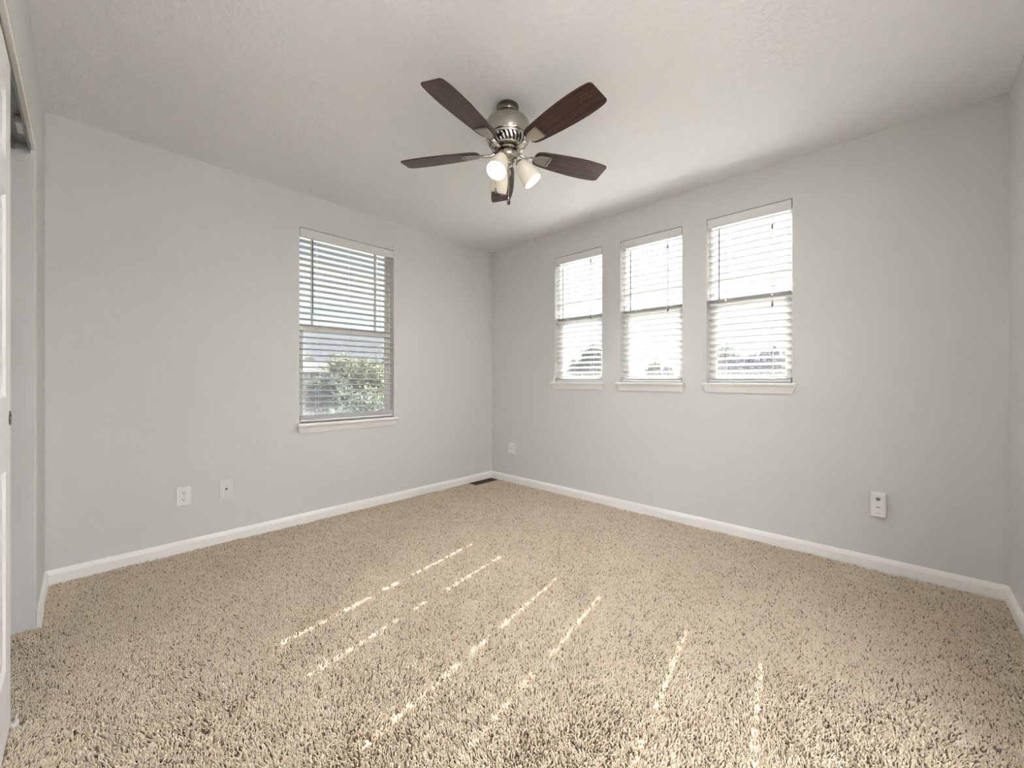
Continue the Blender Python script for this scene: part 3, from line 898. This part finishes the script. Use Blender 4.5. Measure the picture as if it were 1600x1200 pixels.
# three lamps
def make_lamp(ang_deg, tilt_deg):
    t = math.radians(ang_deg)
    d = Vector((math.cos(t), math.sin(t), 0))
    p0 = d*0.020 + Vector((0, 0, -0.272)); p1 = d*0.046 + Vector((0, 0, -0.272)); p2 = d*0.058 + Vector((0, 0, -0.280))
    bm = bmesh.new(); tube(bm, [p0, p1, p2], 0.0065, 10)
    arm = link('lamp_arm', bm, 'chrome', fan, smooth=True)
    base = p2
    Rm = Matrix.Translation(base) @ Matrix.Rotation(t, 4, 'Z') @ Matrix.Rotation(math.radians(-tilt_deg), 4, 'Y')
    # lathe pointing to -z, tilt swings the mouth outwards
    bm = bmesh.new()
    lathe(bm, [(0.0, 0.010), (0.012, 0.010), (0.020, 0.002), (0.0215, -0.010), (0.019, -0.014), (0.0, -0.014)], 24, Rm, cap=False)
    link('lamp_socket', bm, 'chrome', arm, smooth=True)
    bm = bmesh.new()
    out = [(0.0225, -0.006), (0.028, -0.012), (0.034, -0.026), (0.041, -0.050), (0.0455, -0.075), (0.0475, -0.100), (0.0475, -0.116)]
    inn = [(r-0.0025, z) for r, z in reversed(out)]
    lathe(bm, out + [(0.0463, -0.1175)] + inn, 40, Rm, cap=False)
    link('lamp_shade', bm, 'shade', arm, smooth=True)
    bm = bmesh.new()
    lathe(bm, [(0.010, -0.0145), (0.012, -0.030), (0.021, -0.048), (0.0265, -0.066), (0.024, -0.082), (0.014, -0.092), (0.0, -0.096)], 24, Rm, cap=False)
    link('light_bulb', bm, 'bulb', arm, smooth=True)
# lamp azimuths in the camera frame (0 = away from camera, + = right): converted to the room frame
for az, tl in ((206, 33), (88, 37), (-28, 31)):
    make_lamp(43.4 - az, tl)

# pull chains
def chain(x, y, ztop, zbot, lab):
    bm = bmesh.new()
    tube(bm, [(x, y, ztop), (x, y, zbot+0.035)], 0.0011, 6)
    n = int((ztop - zbot - 0.035)/0.006)
    for k in range(n):
        lathe(bm, [(0.0008, 0.0018), (0.0018, 0.0), (0.0008, -0.0018)], 6, Matrix.Translation((x, y, ztop-0.003-k*0.006)))
    c = link('pull_chain', bm, 'chrome', fan)
    bm = bmesh.new()
    lathe(bm, [(0.0015, 0.042), (0.004, 0.037), (0.0062, 0.028), (0.0085, 0.012), (0.006, 0.002), (0.0, 0.0)], 14, Matrix.Translation((x, y, zbot)))
    link('chain_fob', bm, 'fob', c, smooth=True)
fwd = Vector((.7263, .6873, 0)); rgt = Vector((.6873, -.7264, 0))
p = fwd*-0.047 + rgt*0.006; chain(p.x, p.y, -0.262, -0.513, 'a')
p = fwd*-0.030 + rgt*-0.058; chain(p.x, p.y, -0.262, -0.462, 'b')

# ------------------------------------------------------------------ added fill lamps (unseen, behind the camera)
hl = empty('fill_uplight', (-3.75, HY - 0.9, 0.006))
tag(hl, 'unseen uplight added for fill light at the left end of the hall', 'floor lamp', 'added fill uplights in the unseen hall')
bm = bmesh.new()
lathe(bm, [(0.0, 0.0), (0.14, 0.0), (0.14, 0.012), (0.02, 0.025), (0.0125, 0.04), (0.0125, 1.72), (0.03, 1.75), (0.0, 1.75)], 32, cap=False)
link('stand', bm, 'nickel', hl, smooth=True)
bm = bmesh.new()
lathe(bm, [(0.0, 1.751), (0.05, 1.755), (0.16, 1.82), (0.20, 1.88), (0.194, 1.88), (0.155, 1.828), (0.05, 1.765), (0.0, 1.762)], 40, cap=False)
link('bowl', bm, 'plate', hl, smooth=True)
bm = bmesh.new(); bm.faces.new([bm.verts.new((0.15*math.cos(2*PI*k/32), 0.15*math.sin(2*PI*k/32), 1.838)) for k in range(32)])
disc = link('fill_disc', bm, 'uplight', hl)
if disc.data.polygons[0].normal.z < 0: disc.data.flip_normals()
hl2 = hl.copy(); COL.objects.link(hl2); hl2.location = (-1.35, HY - 1.0, 0.006)
for ch in list(hl.children):
    c_ = ch.copy(); COL.objects.link(c_); c_.parent = hl2
hl2['label'] = 'unseen uplight added for fill light at the right end of the hall'

# ------------------------------------------------------------------ outside
GZ = -3.2
bm = bmesh.new()
box(bm, -120, 200, -140, 220, GZ-0.3, GZ)
# cut the part under the house: not needed, it lies below the floor slab
tag(link('lawn', bm, 'grass'), 'pale grassy ground outside below the windows', 'ground', kind='structure')
bm = bmesh.new(); box(bm, -3.0, 12.0, 3.2, 7.4, GZ+0.001, GZ+0.03)
struct(link('patio', bm, 'gravel'))

def tree(x, y, top, rx, rz, trunk_h, leafmat, label, n=5200, leaf=0.10, seed=0):
    g = np.random.default_rng(seed + 100)
    r = empty('tree', (x, y, GZ))
    tag(r, label, 'tree', 'trees seen through the blinds')
    ht = top - GZ
    cz = ht - rz
    # blobs of foliage around the crown
    nb = 26
    bc = g.normal(0, 1, (nb, 3)); bc /= np.linalg.norm(bc, axis=1)[:, None]
    bc *= g.uniform(0.45, 0.85, nb)[:, None]
    bi = g.integers(0, nb, n)
    d = g.normal(0, 1, (n, 3)); d /= np.linalg.norm(d, axis=1)[:, None]
    P = bc[bi] + d*g.uniform(0.15, 0.42, n)[:, None]
    P = P * np.array([rx, rx, rz]) + np.array([0, 0, cz])
    U = g.normal(0, 1, (n, 3)); U /= np.linalg.norm(U, axis=1)[:, None]
    W_ = np.cross(U, g.normal(0, 1, (n, 3))); W_ /= np.linalg.norm(W_, axis=1)[:, None]
    s = g.uniform(0.6, 1.3, n)[:, None]*leaf
    V = np.stack([P-U*s, P+W_*s*0.5, P+U*s, P-W_*s*0.5], 1).astype(np.float32)
    me = bpy.data.meshes.new('foliage')
    me.from_pydata(V.reshape(-1, 3).tolist(), [], np.arange(n*4).reshape(-1, 4).tolist())
    me.materials.append(M[leafmat])
    o = bpy.data.objects.new('foliage', me); COL.objects.link(o); o.parent = r
    bm = bmesh.new()
    tube(bm, [(0, 0, 0), (0.05, 0.03, trunk_h*0.6), (0, 0, cz)], [0.16, 0.12, 0.05], 10)
    for k in range(7):
        e = bc[k] * np.array([rx, rx, rz]) + np.array([0, 0, cz])
        tube(bm, [(0.03, 0.02, trunk_h*0.7), tuple(e)], [0.06, 0.015], 6)
    link('trunk', bm, 'bark', r, smooth=True)

def ray(px, dist):
    """point on the ground seen in the direction of a photo column, dist metres along the view axis"""
    u = px - 800; t = dist / 633
    return CAM.x + t*(.6873*u + 459.7), CAM.y + t*(-.7264*u + 435.0)
def zpx(py, dist): return CAM.z + (593 - py) * dist / 633

x, y = ray(562, 13.5); tree(x, y, zpx(556, 13.5), 1.35, 1.5, 2.0, 'leaf_light', 'light green leafy tree filling the lower left-wall window', seed=1)
x, y = ray(604, 17.0); tree(x, y, zpx(541, 17), 1.7, 2.4, 2.2, 'leaf_mid', 'taller grey green tree at the right edge of the left-wall window', seed=2, leaf=0.12)
x, y = ray(522, 10.5); tree(x, y, zpx(588, 10.5), 1.1, 1.1, 1.0, 'leaf_mid', 'low dark shrub below the light green tree', seed=3, leaf=0.09)
x, y = ray(1132, 24.0); tree(x, y, zpx(541, 24), 1.6, 1.9, 3.0, 'leaf_mid', 'grey green tree at the left side of the largest right-wall window', seed=4, leaf=0.15)
x, y = ray(1193, 20.0); tree(x, y, zpx(551, 20), 2.1, 1.7, 2.5, 'leaf_plum', 'wide purple leaved tree seen in the largest right-wall window', seed=5, n=4200, leaf=0.14)
x, y = ray(926, 30.0); tree(x, y, zpx(546, 30), 1.7, 1.9, 3.0, 'leaf_mid', 'tree behind a roof in the window nearest the corner', seed=6, leaf=0.2)
x, y = ray(1030, 34.0); tree(x, y, zpx(567, 34), 1.1, 1.3, 3.0, 'leaf_mid', 'small round tree seen between roofs in the middle window', seed=7, n=2500, leaf=0.2)
x, y = ray(474, 40.0); tree(x, y, zpx(558, 40), 1.3, 1.6, 3.0, 'leaf_mid', 'tree top over the neighbouring roof at the far left of the view', seed=8, n=2500, leaf=0.2)

def house(px, dist, wid, dep, eave_y, ridge_y, rz, wallm, label, hip=0.0):
    x, y = ray(px, dist)
    r = empty('house', (x, y, GZ), rz)
    tag(r, label, 'house')
    ze = zpx(eave_y, dist) - GZ; zr = zpx(ridge_y, dist) - GZ
    bm = bmesh.new()
    w2, d2 = wid/2, dep/2
    box(bm, -w2, w2, -d2, d2, 0, ze)
    link('house_wall', bm, wallm, r)
    bm = bmesh.new()
    o = 0.45
    p = [bm.verts.new(q) for q in ((-w2-o,-d2-o,ze-0.1),(w2+o,-d2-o,ze-0.1),(w2+o,d2+o,ze-0.1),(-w2-o,d2+o,ze-0.1),(-w2-o+hip,0,zr),(w2+o-hip,0,zr))]
    for f in ((0,1,5,4),(2,3,4,5),(0,4,3),(1,2,5),(0,3,2,1)): bm.faces.new([p[i] for i in f])
    link('house_roof', bm, 'roof', r)
    for sx in (-0.25, 0.25):
        for sy in (-1, 1):
            bm = bmesh.new()
            box(bm, sx*wid-0.5, sx*wid+0.5, sy*(d2+0.001)-0.03, sy*(d2+0.001)+0.03, ze-1.9, ze-0.6)
            wf = link('house_window', bm, 'white', r)
            bm = bmesh.new(); box(bm, sx*wid-0.42, sx*wid+0.42, sy*(d2+0.02)-0.04, sy*(d2+0.02)+0.04, ze-1.82, ze-0.68)
            link('window_pane', bm, 'hglass', wf)
    return r
house(462, 26, 9.0, 7.0, 580, 565, 0.15, 'stucco', 'grey house with a low roof at the left of the left-wall window')
house(900, 42, 8, 7, 586, 571, -PI/2+0.2, 'stucco2', 'tan house whose roof shows in the window nearest the corner', hip=3)
house(978, 62, 12, 9, 585, 567, -PI/2+0.1, 'stucco2', 'wide roofed house left of the small tree in the middle window', hip=4)
house(1062, 38, 7, 7, 588, 574, -PI/2-0.1, 'stucco', 'grey gabled house at the right of the middle window')
